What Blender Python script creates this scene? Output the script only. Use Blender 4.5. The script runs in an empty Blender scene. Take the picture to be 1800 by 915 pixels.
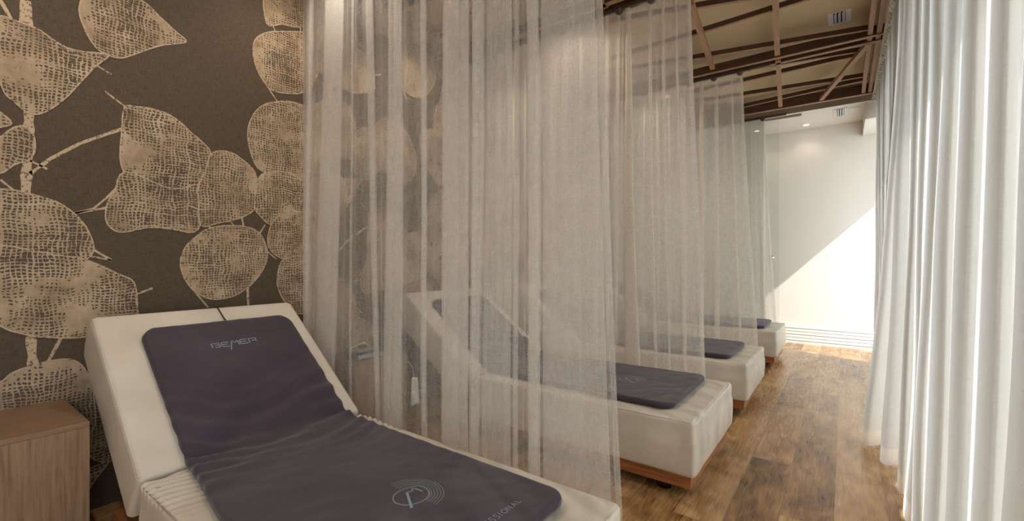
import bpy, bmesh, math, random
from mathutils import Vector, noise as mn
D = bpy.data
S = bpy.context.scene
COL = S.collection
R = math.radians
random.seed(7)

# ------------------------------------------------------------------ camera
F, CX, CY, H, YAW = 785.6, 901.1, 453.8, 1.26, 36.55
cam = D.objects.new('camera', D.cameras.new('camera'))
COL.objects.link(cam)
cam.location = (0, 0, H)
cam.rotation_euler = (R(90), 0, R(YAW))
cam.data.sensor_width = 36
cam.data.lens = F / 1800 * 36
cam.data.shift_x = -(CX - 900) / 1800
cam.data.shift_y = -(457.5 - CY) / 1800
cam.data.clip_start = .02
S.camera = cam

# ------------------------------------------------------------------ world, sun, lights, exposure
W = D.worlds.new('world'); S.world = W; W.use_nodes = True
nt = W.node_tree; nt.nodes.clear()
o = nt.nodes.new('ShaderNodeOutputWorld'); b = nt.nodes.new('ShaderNodeBackground')
tc = nt.nodes.new('ShaderNodeTexCoord'); sp = nt.nodes.new('ShaderNodeSeparateXYZ')
cr = nt.nodes.new('ShaderNodeValToRGB')
cr.color_ramp.elements[0].position = 0.0; cr.color_ramp.elements[0].color = (.90, .94, 1, 1)
cr.color_ramp.elements[1].position = .75; cr.color_ramp.elements[1].color = (.72, .84, 1, 1)
nt.links.new(tc.outputs['Generated'], sp.inputs[0]); nt.links.new(sp.outputs['Z'], cr.inputs[0])
nt.links.new(cr.outputs[0], b.inputs[0]); b.inputs[1].default_value = 3.3
nt.links.new(b.outputs[0], o.inputs[0])

sun = D.objects.new('sun', D.lights.new('sun', 'SUN')); COL.objects.link(sun)
sun.data.energy = 5.2; sun.data.angle = R(.6); sun.data.color = (1, .975, .94)
sun.rotation_euler = Vector((-1, .42, -1)).to_track_quat('-Z', 'Y').to_euler()

def portal(y0, y1):
    l = D.lights.new('window_portal', 'AREA'); p = D.objects.new('window_portal', l); COL.objects.link(p)
    l.shape = 'RECTANGLE'; l.size = 2.9; l.size_y = y1 - y0; l.cycles.is_portal = True
    p.location = (.62, (y0 + y1) / 2, 1.48); p.rotation_euler = (0, R(90), 0)
portal(-1.5, 3.2); portal(3.2, 7.9)

S.view_settings.view_transform = 'Standard'
S.view_settings.look = 'None'
S.view_settings.exposure = 0.55
S.view_settings.gamma = 1
S.view_settings.use_curve_mapping = False
cy = S.cycles
cy.max_bounces = 10; cy.diffuse_bounces = 5; cy.glossy_bounces = 3; cy.transmission_bounces = 10
cy.transparent_max_bounces = 40; cy.caustics_reflective = False; cy.caustics_refractive = False
cy.sample_clamp_indirect = 4
cy.use_denoising = True; cy.use_adaptive_sampling = False

# ------------------------------------------------------------------ helpers
SA, CA = math.sin(R(YAW)), math.cos(R(YAW))
def ray(px, py):
    t = (px - CX) / F; v = (CY - py) / F
    return Vector((-SA + CA * t, CA + SA * t, v))
def onz(px, py, z):
    d = ray(px, py); return Vector((0, 0, H)) + d * ((z - H) / d.z)
def onx(px, py, x):
    d = ray(px, py); return Vector((0, 0, H)) + d * (x / d.x)
def ony(px, py, y):
    d = ray(px, py); return Vector((0, 0, H)) + d * (y / d.y)
def xat(px, y): return ony(px, 400, y).x

def tag(o, label=None, cat=None, group=None, kind=None):
    if label: o['label'] = label
    if cat: o['category'] = cat
    if group: o['group'] = group
    if kind: o['kind'] = kind
    return o
def empty(name, loc, label=None, cat=None, group=None):
    o = D.objects.new(name, None); COL.objects.link(o); o.location = loc
    o.empty_display_size = .1
    return tag(o, label, cat, group)
def link(name, me, mat, parent=None, smooth=True):
    o = D.objects.new(name, me); COL.objects.link(o)
    if mat is not None and not me.materials: me.materials.append(mat)
    if parent is not None:
        o.parent = parent
        if parent.type == 'EMPTY' or True:
            base = world_loc(parent)
            me.transform(__import__('mathutils').Matrix.Translation(-base))
    if smooth:
        for p in me.polygons: p.use_smooth = True
    return o
def world_loc(o):
    v = Vector(o.location)
    while o.parent: o = o.parent; v += Vector(o.location)
    return v
def mesh(verts, faces):
    me = D.meshes.new('m'); me.from_pydata([tuple(v) for v in verts], [], faces); me.update(); return me
def box_vf(x0, y0, z0, x1, y1, z1):
    v = [(x, y, z) for x in (x0, x1) for y in (y0, y1) for z in (z0, z1)]
    f = [(0,1,3,2), (4,6,7,5), (0,4,5,1), (2,3,7,6), (0,2,6,4), (1,5,7,3)]
    return v, f
def box(name, a, b, mat, parent=None, bev=.002, kind=None):
    v, f = box_vf(*a, *b); me = mesh(v, f)
    if bev:
        bm = bmesh.new(); bm.from_mesh(me)
        bmesh.ops.bevel(bm, geom=bm.edges[:], offset=bev, segments=2, affect='EDGES', profile=.5)
        bm.to_mesh(me); bm.free()
    o = link(name, me, mat, parent, False)
    if kind: o['kind'] = kind
    return o
def tube_vf(pts, r, n=8, closed=False):
    pts = [Vector(p) for p in pts]; V = []; Fc = []
    up = Vector((0, 0, 1)); m = len(pts)
    for i, p in enumerate(pts):
        d = (pts[(i + 1) % m] - pts[i - 1]) if closed else (pts[min(i + 1, m - 1)] - pts[max(i - 1, 0)])
        if d.length < 1e-9: d = Vector((1, 0, 0))
        d.normalize()
        u = up if abs(d.dot(up)) < .95 else Vector((1, 0, 0))
        s = d.cross(u).normalized(); t = s.cross(d)
        rr = r[i] if isinstance(r, (list, tuple)) else r
        for k in range(n):
            a = 2 * math.pi * k / n
            V.append(p + s * math.cos(a) * rr + t * math.sin(a) * rr)
    for i in range(m if closed else m - 1):
        j = (i + 1) % m
        for k in range(n):
            Fc.append((i*n+k, i*n+(k+1) % n, j*n+(k+1) % n, j*n+k))
    if not closed:
        Fc.append(tuple(range(n))[::-1]); Fc.append(tuple((m-1)*n+k for k in range(n)))
    return V, Fc
def merge(parts):
    V, Fc = [], []
    for v, f in parts:
        n = len(V); V += list(v); Fc += [tuple(i + n for i in q) for q in f]
    return V, Fc
def tube(name, pts, r, mat, parent=None, n=8, closed=False):
    v, f = tube_vf(pts, r, n, closed); return link(name, mesh(v, f), mat, parent)
def prism(name, a, b, w, z0, z1, mat, parent=None):
    """bar between plan points a and b, width w, from z0 to z1"""
    a = Vector(a[:2]); b = Vector(b[:2]); d = (b - a).normalized(); n = Vector((-d.y, d.x)) * w / 2
    P = [a - n, b - n, b + n, a + n]
    v = [(p.x, p.y, z) for z in (z0, z1) for p in P]
    f = [(3,2,1,0), (4,5,6,7), (0,1,5,4), (1,2,6,5), (2,3,7,6), (3,0,4,7)]
    return link(name, mesh(v, f), mat, parent, False)
def cyl_vf(c, r, h, n=24, axis='z', r2=None):
    r2 = r if r2 is None else r2; V = []
    for k, (rr, t) in enumerate(((r, 0), (r2, h))):
        for i in range(n):
            a = 2*math.pi*i/n; x, y = rr*math.cos(a), rr*math.sin(a)
            V.append({'z': (c[0]+x, c[1]+y, c[2]+t), 'x': (c[0]+t, c[1]+x, c[2]+y), 'y': (c[0]+x, c[1]+t, c[2]+y)}[axis])
    Fc = [(i, (i+1) % n, n+(i+1) % n, n+i) for i in range(n)] + [tuple(range(n))[::-1], tuple(range(n, 2*n))]
    return V, Fc
def grade(n, edge, total, k=5):
    """0..total positions, dense in the rounded edge zones"""
    a = [edge * (i / k) for i in range(k)]
    m = max(2, n); mid = [edge + (total - 2*edge) * i / m for i in range(m + 1)]
    return a + mid + [total - t for t in a[::-1]]
def rbox_vf(sx, sy, sz, r, nx, ny, nz):
    """rounded box 0..s built from graded grids"""
    gx, gy, gz = grade(nx, r, sx), grade(ny, r, sy), grade(nz, r, sz)
    V, Fc, idx = [], [], {}
    lo = Vector((r, r, r)); hi = Vector((sx - r, sy - r, sz - r))
    def vert(i, j, k):
        key = (i, j, k)
        if key not in idx:
            p = Vector((gx[i], gy[j], gz[k]))
            c = Vector((min(max(p.x, lo.x), hi.x), min(max(p.y, lo.y), hi.y), min(max(p.z, lo.z), hi.z)))
            d = p - c
            if d.length > 1e-9: d = d.normalized() * r
            idx[key] = len(V); V.append(c + d)
        return idx[key]
    I, J, K = len(gx)-1, len(gy)-1, len(gz)-1
    for i in range(I):
        for j in range(J):
            Fc.append((vert(i,j,K), vert(i+1,j,K), vert(i+1,j+1,K), vert(i,j+1,K)))
            Fc.append((vert(i,j,0), vert(i,j+1,0), vert(i+1,j+1,0), vert(i+1,j,0)))
    for i in range(I):
        for k in range(K):
            Fc.append((vert(i,0,k), vert(i+1,0,k), vert(i+1,0,k+1), vert(i,0,k+1)))
            Fc.append((vert(i,J,k), vert(i,J,k+1), vert(i+1,J,k+1), vert(i+1,J,k)))
    for j in range(J):
        for k in range(K):
            Fc.append((vert(0,j,k), vert(0,j,k+1), vert(0,j+1,k+1), vert(0,j+1,k)))
            Fc.append((vert(I,j,k), vert(I,j+1,k), vert(I,j+1,k+1), vert(I,j,k+1)))
    return V, Fc
def copy_tree(o, parent=None):
    c = o.copy(); COL.objects.link(c); c.parent = parent
    for ch in list(o.children): copy_tree(ch, c)
    return c

# ------------------------------------------------------------------ materials
class N:
    def __init__(s, name):
        s.m = D.materials.new(name); s.m.use_nodes = True; s.t = s.m.node_tree; s.t.nodes.clear()
        s.out = s.t.nodes.new('ShaderNodeOutputMaterial')
    def n(s, typ, ins=None, **kw):
        x = s.t.nodes.new('ShaderNode' + typ)
        for k, v in kw.items(): setattr(x, k, v)
        for k, v in (ins or {}).items():
            sock = x.inputs[k]
            if isinstance(v, bpy.types.NodeSocket): s.t.links.new(v, sock)
            else: sock.default_value = v
        return x
    def math(s, op, a, b=0.0, c=0.0, clamp=False):
        return s.n('Math', {0: a, 1: b, 2: c}, operation=op, use_clamp=clamp).outputs[0]
    def mix(s, f, a, b):
        x = s.n('Mix', {0: f, 6: a, 7: b}, data_type='RGBA'); return x.outputs[2]
    def ramp(s, f, stops, interp='LINEAR'):
        x = s.n('ValToRGB', {0: f}); r = x.color_ramp; r.interpolation = interp
        while len(r.elements) < len(stops): r.elements.new(.5)
        for e, (p, c) in zip(r.elements, stops): e.position = p; e.color = (*c, 1) if len(c) == 3 else c
        return x.outputs[0]
    def noise(s, vec, scale, detail=3, rough=.5, dist=0):
        return s.n('TexNoise', {'Vector': vec, 'Scale': scale, 'Detail': detail, 'Roughness': rough, 'Distortion': dist}).outputs[0]
    def pos(s, scale=(1, 1, 1), obj=False):
        v = s.n('TexCoord').outputs['Object'] if obj else s.n('NewGeometry').outputs['Position']
        return s.n('Mapping', {'Vector': v, 'Scale': scale}).outputs[0]
    def bump(s, h, strength=.3, dist=.01):
        return s.n('Bump', {'Height': h, 'Strength': strength, 'Distance': dist}).outputs[0]
    def bsdf(s, col, rough=.6, bump=None, spec=.4, **kw):
        ins = {'Base Color': col, 'Roughness': rough, 'Specular IOR Level': spec}
        if bump is not None: ins['Normal'] = bump
        ins.update(kw)
        p = s.n('BsdfPrincipled', ins); s.t.links.new(p.outputs[0], s.out.inputs[0]); return s.m
def c4(*c): return (*c, 1)
M = {}
def plain(name, col, rough=.6, metal=0, spec=.4, nscale=0, nstr=.1):
    s = N(name); bp = None
    if nscale: bp = s.bump(s.noise(s.pos(), nscale), nstr, .003)
    M[name] = s.bsdf(c4(*col), rough, bp, spec, Metallic=metal); return M[name]
plain('ceiling_paint', (.60, .455, .28), .9, nscale=90, nstr=.1)
plain('wall_paint', (.66, .56, .44), .9, nscale=60, nstr=.08)
plain('far_wall_paint', (.77, .705, .63), .85, nscale=60, nstr=.05)
plain('header_paint', (.36, .29, .21), .8)
plain('white_paint', (.8, .78, .75), .6)
plain('vent_white', (.75, .73, .72), .45)
plain('black_plastic', (.012, .012, .014), .4)
plain('dark_void', (.01, .01, .01), .9)
plain('steel', (.6, .6, .6), .25, metal=1)
plain('grey_device', (.30, .33, .38), .35)
plain('print_grey', (.26, .32, .37), .6)
plain('print_dim', (.12, .125, .14), .6)
plain('terrace', (.55, .53, .5), .9, nscale=20)
plain('white_cloth', (.75, .73, .7), .9)
plain('cord_white', (.62, .58, .50), .8)
plain('track_dark', (.10, .07, .05), .5)

def wood(name, c1, c2, axis='x', rough=.5, fine=90):
    s = N(name); sc = {'x': (1.2, 14, 14), 'y': (14, 1.2, 14), 'z': (14, 14, 1.2)}[axis]
    v = s.pos(sc); a = s.noise(v, 3, 6, .6, .6)
    v2 = s.pos({'x': (2, fine, fine), 'y': (fine, 2, fine), 'z': (fine, fine, 2)}[axis]); g = s.noise(v2, 1.5, 4, .7)
    f = s.math('ADD', s.math('MULTIPLY', a, .6), s.math('MULTIPLY', g, .4))
    col = s.ramp(f, [(.35, c1), (.62, c2)])
    M[name] = s.bsdf(col, rough, s.bump(g, .15, .002)); return M[name]
wood('cabinet_wood', (.17, .095, .052), (.31, .195, .118), 'z', .5)
wood('cabinet_wood_top', (.17, .10, .058), (.27, .165, .10), 'y', .5)
wood('plinth_wood', (.20, .065, .02), (.42, .17, .06), 'x', .45)
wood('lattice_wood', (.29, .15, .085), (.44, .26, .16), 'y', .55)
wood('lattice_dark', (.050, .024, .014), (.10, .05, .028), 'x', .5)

def leather():
    s = N('cream_leather'); v = s.pos(obj=True)
    big = s.noise(v, 5, 3); fine = s.noise(v, 160, 3)
    col = s.ramp(big, [(.3, (.55, .495, .42)), (.7, (.63, .575, .495))])
    h = s.math('ADD', s.math('MULTIPLY', fine, .12), s.math('MULTIPLY', s.noise(v, 14, 3, .5, .5), .8))
    M['leather'] = s.bsdf(col, .5, s.bump(h, .35, .006), .35)
leather()
def matfabric():
    s = N('mat_fabric'); v = s.pos(obj=True)
    big = s.noise(v, 4, 3); fine = s.noise(v, 600, 2)
    w = s.noise(s.pos((1, .35, 1), obj=True), 14, 3, .55, 1.2)
    col = s.ramp(big, [(.3, (.040, .028, .043)), (.7, (.054, .040, .058))])
    h = s.math('ADD', s.math('MULTIPLY', fine, .06), s.math('MULTIPLY', w, .9))
    M['mat'] = s.bsdf(col, .62, s.bump(h, .18, .012), .2)
    M['mat'].node_tree.nodes['Principled BSDF'].inputs['Sheen Weight'].default_value = .22
matfabric()
def sheer(name, t0, col, bumpd=.004, crinkle=1.0, trans=.5):
    """woven voile: part of the light passes straight between the threads, the rest scatters"""
    s = N(name)
    v = s.pos()
    hx = s.noise(s.pos((40, 40, 900)), 1, 2, .6); vz = s.noise(s.pos((520, 520, 14)), 1, 2, .6)
    weave = s.math('ADD', hx, vz)                                    # ~1 mean
    slub = s.noise(s.pos((14, 14, 90)), 1, 2)
    t = s.math('ADD', t0, s.math('MULTIPLY', s.math('SUBTRACT', 1.0, weave), .40))
    t = s.math('ADD', t, s.math('MULTIPLY', s.math('SUBTRACT', .5, slub), .08))
    t = s.math('MINIMUM', s.math('MAXIMUM', t, .05), .9)
    lw = s.n('LayerWeight', {'Blend': .5}).outputs['Facing']
    cosv = s.math('MAXIMUM', s.math('SUBTRACT', 1.0, lw), .12)
    t = s.math('POWER', t, s.math('ADD', .6, s.math('DIVIDE', .32, cosv)))
    cr = s.noise(s.pos((7, 7, 3.0)), 3.2, 5, .62, 1.3)
    h = s.math('ADD', s.math('MULTIPLY', cr, crinkle), s.math('MULTIPLY', weave, .06))
    nb = s.bump(h, .6, bumpd)
    d = s.n('BsdfDiffuse', {'Color': c4(*col), 'Normal': nb}); tr = s.n('BsdfTranslucent', {'Color': c4(*col), 'Normal': nb})
    mx = s.n('MixShader', {0: trans, 1: d.outputs[0], 2: tr.outputs[0]})
    tp = s.n('BsdfTransparent', {'Color': (1, 1, 1, 1)})
    mm = s.n('MixShader', {0: t, 1: mx.outputs[0], 2: tp.outputs[0]})
    s.t.links.new(mm.outputs[0], s.out.inputs[0]); M[name] = s.m
sheer('voile', .73, (.93, .905, .88))
sheer('voile_dense', .54, (.93, .885, .83))
sheer('voile_hem', .45, (.90, .87, .83))
sheer('window_voile', .06, (.70, .675, .64), .004, .5, .42)
sheer('window_voile_hem', .08, (.80, .76, .70), .004, 1, .5)

def glass(name, tint, refl=.08):
    s = N(name)
    tp = s.n('BsdfTransparent', {'Color': c4(*tint)}); g = s.n('BsdfGlossy', {'Roughness': .02, 'Color': (1, 1, 1, 1)})
    fr = s.math('ADD', .03, s.math('MULTIPLY', s.math('POWER', s.n('LayerWeight', {'Blend': .5}).outputs['Facing'], 4.0), .6))
    mm = s.n('MixShader', {0: fr, 1: tp.outputs[0], 2: g.outputs[0]})
    s.t.links.new(mm.outputs[0], s.out.inputs[0]); M[name] = s.m
glass('window_glass', (.97, .99, .98)); glass('door_glass', (.955, .975, .96))
def frosted():
    s = N('frosted_glass')
    tr = s.n('BsdfTranslucent', {'Color': c4(.86, .87, .86)}); df = s.n('BsdfDiffuse', {'Color': c4(.74, .75, .74)})
    tp = s.n('BsdfTransparent', {'Color': c4(.9, .95, .93)})
    a = s.n('MixShader', {0: .5, 1: tr.outputs[0], 2: df.outputs[0]}); bb = s.n('MixShader', {0: .35, 1: a.outputs[0], 2: tp.outputs[0]})
    s.t.links.new(bb.outputs[0], s.out.inputs[0]); M['frosted'] = s.m
frosted()
def emit(name, col, st):
    s = N(name); e = s.n('Emission', {'Color': c4(*col), 'Strength': st}); s.t.links.new(e.outputs[0], s.out.inputs[0]); M[name] = s.m
emit('lamp_glow', (1, .9, .75), 14)

def floor_mat():
    s = N('oak_planks')
    P = s.n('NewGeometry').outputs['Position']; sx = s.n('SeparateXYZ', {0: P})
    X, Y = sx.outputs[0], sx.outputs[1]
    PW, PL = .215, 1.25
    col_i = s.math('FLOOR', s.math('DIVIDE', s.math('ADD', X, .04), PW))
    rnd = s.n('TexWhiteNoise', {'W': col_i}, noise_dimensions='1D').outputs[0]
    yy = s.math('DIVIDE', s.math('ADD', Y, s.math('MULTIPLY', rnd, 7.3)), PL)
    row_i = s.math('FLOOR', yy)
    cell = s.n('CombineXYZ', {0: col_i, 1: row_i, 2: 0.0}).outputs[0]
    wn = s.n('TexWhiteNoise', {'Vector': cell}, noise_dimensions='3D').outputs
    fx = s.math('FRACT', s.math('DIVIDE', s.math('ADD', X, .04), PW)); fy = s.math('FRACT', yy)
    ex = s.math('MINIMUM', fx, s.math('SUBTRACT', 1.0, fx)); ey = s.math('MINIMUM', fy, s.math('SUBTRACT', 1.0, fy))
    gap = s.math('MAXIMUM', s.math('LESS_THAN', ex, .007), s.math('LESS_THAN', ey, .0014))
    off = s.n('VectorMath', {0: wn[1], 1: (9, 9, 9)}, operation='MULTIPLY').outputs[0]
    base = s.n('VectorMath', {0: P, 1: off}, operation='ADD').outputs[0]
    m1 = s.n('Mapping', {'Vector': base, 'Scale': (8, .55, 1)}).outputs[0]
    warp = s.noise(m1, 1.3, 3, .55, .4)
    rings = s.math('SINE', s.math('MULTIPLY', warp, 75.0))
    rings = s.math('MULTIPLY', s.math('ADD', rings, 1.0), .5)
    m2 = s.n('Mapping', {'Vector': base, 'Scale': (160, 5, 1)}).outputs[0]; fine = s.noise(m2, 1, 4, .7)
    m3 = s.n('Mapping', {'Vector': base, 'Scale': (4, 1.6, 1)}).outputs[0]; blot = s.noise(m3, 2.2, 4, .6, .8)
    f = s.math('ADD', s.math('MULTIPLY', rings, .07), s.math('ADD', s.math('MULTIPLY', fine, .40), s.math('MULTIPLY', blot, .70)))
    f = s.math('ADD', f, s.math('MULTIPLY', s.math('SUBTRACT', wn[0], .5), .26))
    col = s.ramp(f, [(.33, (.095, .042, .014)), (.48, (.25, .125, .045)), (.64, (.42, .24, .10)), (.82, (.55, .36, .18))])
    kn = s.n('Mapping', {'Vector': base, 'Scale': (3.2, 1.5, 1)}).outputs[0]
    vor = s.n('TexVoronoi', {'Vector': kn, 'Scale': 1.0}).outputs['Distance']
    knot = s.math('LESS_THAN', s.math('ADD', vor, s.math('MULTIPLY', fine, .05)), .075)
    col = s.mix(s.math('MULTIPLY', knot, .55), col, c4(.03, .014, .008))
    crk = s.noise(s.n('Mapping', {'Vector': base, 'Scale': (5, 1.0, 1)}).outputs[0], 1.7, 5, .6, .6)
    crm = s.math('LESS_THAN', s.math('ABSOLUTE', s.math('SUBTRACT', crk, .56)), .0025)
    col = s.mix(s.math('MULTIPLY', crm, .7), col, c4(.02, .01, .006))
    col = s.mix(s.math('MULTIPLY', gap, .6), col, c4(.04, .02, .01))
    h = s.math('SUBTRACT', s.math('ADD', s.math('MULTIPLY', rings, .5), s.math('MULTIPLY', fine, .5)), gap)
    rough = s.math('ADD', .20, s.math('MULTIPLY', rings, .12))
    M['floor'] = s.bsdf(col, rough, s.bump(h, .13, .003), .6)
floor_mat()

def paper_mats():
    s = N('wallpaper_ground')
    a = s.noise(s.pos((1, 260, 26)), 1, 2, .6); c = s.noise(s.pos((1, 26, 260)), 1, 2, .6)
    lin = s.math('MULTIPLY', s.math('ADD', a, c), .5)
    col = s.ramp(lin, [(.35, (.062, .044, .029)), (.65, (.115, .084, .056))])
    M['paper'] = s.bsdf(col, .75, s.bump(lin, .15, .002), .25)
    s = N('wallpaper_leaf')
    P = s.n('NewGeometry').outputs['Position']
    w1 = s.n('TexNoise', {'Vector': P, 'Scale': 9, 'Detail': 3}).outputs['Color']
    w2 = s.n('TexNoise', {'Vector': P, 'Scale': 60, 'Detail': 2}).outputs['Color']
    d = s.n('VectorMath', {0: s.n('VectorMath', {0: w1, 1: (.05, .05, .05)}, operation='MULTIPLY').outputs[0],
                           1: s.n('VectorMath', {0: w2, 1: (.007, .007, .007)}, operation='MULTIPLY').outputs[0]}, operation='ADD').outputs[0]
    q = s.n('SeparateXYZ', {0: s.n('VectorMath', {0: P, 1: d}, operation='ADD').outputs[0]})
    dens = s.noise(P, 5.0, 3, .6); rag = s.noise(P, 45, 3, .7)
    def thread(c, period, seed):
        k = s.math('DIVIDE', c, period); fr = s.math('ABSOLUTE', s.math('SUBTRACT', s.math('FRACT', k), .5))
        rn = s.n('TexWhiteNoise', {'W': s.math('ADD', s.math('FLOOR', k), seed)}, noise_dimensions='1D').outputs[0]
        wd = s.math('ADD', s.math('MULTIPLY', dens, .62), s.math('ADD', s.math('MULTIPLY', rag, .62), s.math('MULTIPLY', rn, .18)))
        return s.math('LESS_THAN', fr, s.math('SUBTRACT', wd, .475))
    ty = thread(q.outputs[1], .0165, 3.0); tz = thread(q.outputs[2], .0150, 11.0)
    m = s.math('MAXIMUM', ty, tz)
    fill = s.math('GREATER_THAN', s.math('ADD', dens, s.math('MULTIPLY', rag, .45)), .80)
    m = s.math('MAXIMUM', m, fill)
    shade = s.noise(P, 7, 5, .7)
    tan = s.ramp(shade, [(.3, (.24, .165, .10)), (.5, (.38, .275, .18)), (.72, (.52, .40, .28))])
    col = s.mix(m, c4(.085, .062, .042), tan)
    M['leaf'] = s.bsdf(col, .7, s.bump(m, .15, .001), .3)
    s = N('wallpaper_line'); r = s.noise(s.pos(), 70, 3, .7)
    col = s.ramp(r, [(.38, (.11, .08, .055)), (.46, (.50, .37, .25))])
    M['leafline'] = s.bsdf(col, .7)
paper_mats()

# ------------------------------------------------------------------ room shell
XW, YB, YF = -3.03, -1.6, 7.88          # wallpaper wall, wall behind the camera, far wall
ZC, ZK = 3.40, 3.17                     # ceiling, corridor ceiling
def st(name, a, b, mat, bev=0): return box(name, a, b, mat, None, bev, 'structure')
st('floor', (XW - .1, YB - .1, -.12), (.75, YF + .1, 0), M['floor'])
st('ceiling', (XW - .1, YB - .1, ZC), (.75, 6.95, ZC + .12), M['ceiling_paint'])
st('ceiling_corridor', (XW - .1, 6.93, ZK), (.75, YF + .1, ZC + .12), M['far_wall_paint'])
st('trim_1', (XW, 6.915, ZK), (.5, 6.93, ZC), M['header_paint'])
st('wall_far', (XW - .1, YF, -.1), (.75, YF + .15, ZC + .1), M['far_wall_paint'])
st('wall_back', (XW - .1, YB - .15, -.1), (.75, YB, ZC + .1), M['wall_paint'])
st('trim_2', (.21, 6.95, 2.96), (.62, YF, ZK), M['far_wall_paint'])
st('wall_right', (.55, YB - .1, 2.96), (.75, YF + .1, ZC + .1), M['wall_paint'])
st('trim_3', (.5, YB - .1, 3.0), (.55, 6.93, ZC), M['wall_paint'])
st('terrace', (.75, YB - 6, -.25), (12, YF + 8, -.06), M['terrace'])
st('overhang', (.75, YB - 3, 2.96), (1.33, YF + 3, 3.12), M['white_paint'])
# ribbed skirting under the far wall
pv = []
for k in range(6):
    pv.append(box_vf(-3.0, YF - .022 - .004 * (k % 2), .045 * k, .52, YF, .045 * k + .036))
v, f = merge(pv); tag(link('baseboard_far', mesh(v, f), M['white_paint'], None, False), kind='structure')
# windows along the right side
ys = [YB, .0, 1.6, 3.2, 4.8, 6.4, YF]
for i in range(6):
    y0, y1 = ys[i], ys[i + 1]
    w = empty('window_%d' % (i + 1), (.6, (y0 + y1) / 2, 0)); w['kind'] = 'structure'
    pr = [box_vf(.57, y0, 0, .63, y0 + .03, 2.96), box_vf(.57, y1 - .03, 0, .63, y1, 2.96),
          box_vf(.57, y0 + .03, 0, .63, y1 - .03, .05), box_vf(.57, y0 + .03, 2.92, .63, y1 - .03, 2.96)]
    v, f = merge(pr); link('window_frame', mesh(v, f), M['white_paint'], w, False)
    box('pane', (.596, y0 + .03, .05), (.604, y1 - .03, 2.92), M['window_glass'], w, 0)

# ------------------------------------------------------------------ wallpapered wall
Z1 = 1.989
def zc(pts): return [(x / Z1, y / Z1) for x, y in pts]
leaves = [
 zc([(0,55),(60,75),(130,100),(180,135),(230,165),(290,180),(340,185),(380,195),(330,235),(270,300),(220,350),(150,395),(100,395),(60,365),(20,330),(0,290),(-40,230),(-60,140),(-40,80)]),
 zc([(283,0),(278,50),(300,110),(330,160),(370,190),(420,203),(470,190),(560,160),(650,147),(620,115),(560,60),(520,20),(480,-10),(440,-60),(380,-80),(310,-50)]),
 zc([(930,-60),(930,80),(985,85),(1030,95),(1075,90),(1125,60),(1130,-60),(1030,-110)]),
 zc([(885,160),(900,130),(940,112),(1000,110),(1070,115),(1110,150),(1120,200),(1110,260),(1065,320),(1010,327),(950,315),(915,275),(890,220)]),
 zc([(865,470),(880,410),(915,370),(970,355),(1030,358),(1080,385),(1120,450),(1130,500),(1110,570),(1050,628),(980,610),(910,595),(880,545)]),
 zc([(435,375),(425,460),(420,560),(440,620),(440,645),(520,680),(600,670),(690,645),(725,590),(735,530),(700,490),(670,465),(640,435),(590,400),(530,380),(480,373)]),
 zc([(440,600),(400,670),(375,710),(370,770),(400,805),(440,810),(520,795),(600,800),(670,812),(700,780),(702,650),(600,660)]),
 zc([(740,535),(800,530),(850,560),(890,600),(905,660),(905,700),(880,740),(830,765),(760,780),(705,790),(695,740),(695,650),(720,590)]),
 zc([(905,620),(950,600),(1010,605),(1060,630),(1110,660),(1120,700),(1100,750),(1060,760),(1000,750),(950,785),(910,755),(890,720)]),
 zc([(950,780),(990,745),(1050,740),(1110,750),(1140,820),(1110,900),(1050,920),(1000,910),(950,880),(935,840)]),
 [(345,415),(370,400),(410,396),(445,402),(463,420),(470,450),(458,480),(435,505),(405,522),(370,525),(340,510),(322,485),(317,460),(325,435)],
 [(0,332),(60,342),(110,360),(145,390),(163,425),(160,448),(130,462),(60,455),(0,440),(-60,420),(-60,350)],
 [(0,430),(80,445),(150,456),(208,481),(236,497),(241,540),(235,560),(160,590),(78,592),(26,583),(0,572),(-60,540),(-60,440)],
 [(0,671),(21,655),(62,640),(104,631),(135,635),(156,660),(165,700),(160,760),(80,790),(0,780),(-60,750),(-50,690)],
 zc([(0,480),(40,450),(80,440),(115,470),(122,520),(100,560),(50,575),(0,605),(-40,560),(-30,500)]),
 zc([(-30,380),(0,392),(40,430),(0,445),(-40,440)]),
 [(490,470),(500,455),(530,450),(565,470),(575,510),(550,545),(520,550),(500,530),(487,500)],
 # further leaves of the same drop higher up and lower down (the paper runs on behind the beds)
 [(250,640),(300,610),(360,620),(400,680),(380,740),(320,770),(260,740),(235,690)],
 [(420,600),(480,585),(530,620),(520,680),(460,700),(415,660)],
]
stems = [  # polyline, width px
 ([(45,0),(47,80),(52,160),(50,240),(45,342)], 11), ([(53,305),(90,278),(140,252),(215,226)], 4.5),
 ([(184,160),(221,188)], 2.5), ([(170,115),(196,131)], 2.5), ([(130,375),(165,366),(190,345),(216,318)], 3),
 ([(130,375),(186,365)], 3), ([(53,282),(83,297)], 3), ([(0,0),(20,33)], 4), ([(0,315),(25,335)], 3),
 ([(160,436),(196,457)], 3.5), ([(150,448),(196,457)], 2.5), ([(54,590),(58,646)], 10), ([(108,592),(84,636)], 4), ([(236,518),(268,506)], 3),
 ([(342,512),(366,540)], 2.5), ([(435,505),(437,545)], 5), ([(460,137),(488,179)], 2.5), ([(478,42),(484,55)], 2.5), ([(528,45),(528,58)], 4),
 ([(365,392),(374,410)], 2.5), ([(402,385),(412,397)], 2.5), ([(425,380),(428,398)], 3), ([(455,412),(466,395)], 2.5), ([(468,440),(486,455)], 2.5),
]
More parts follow.
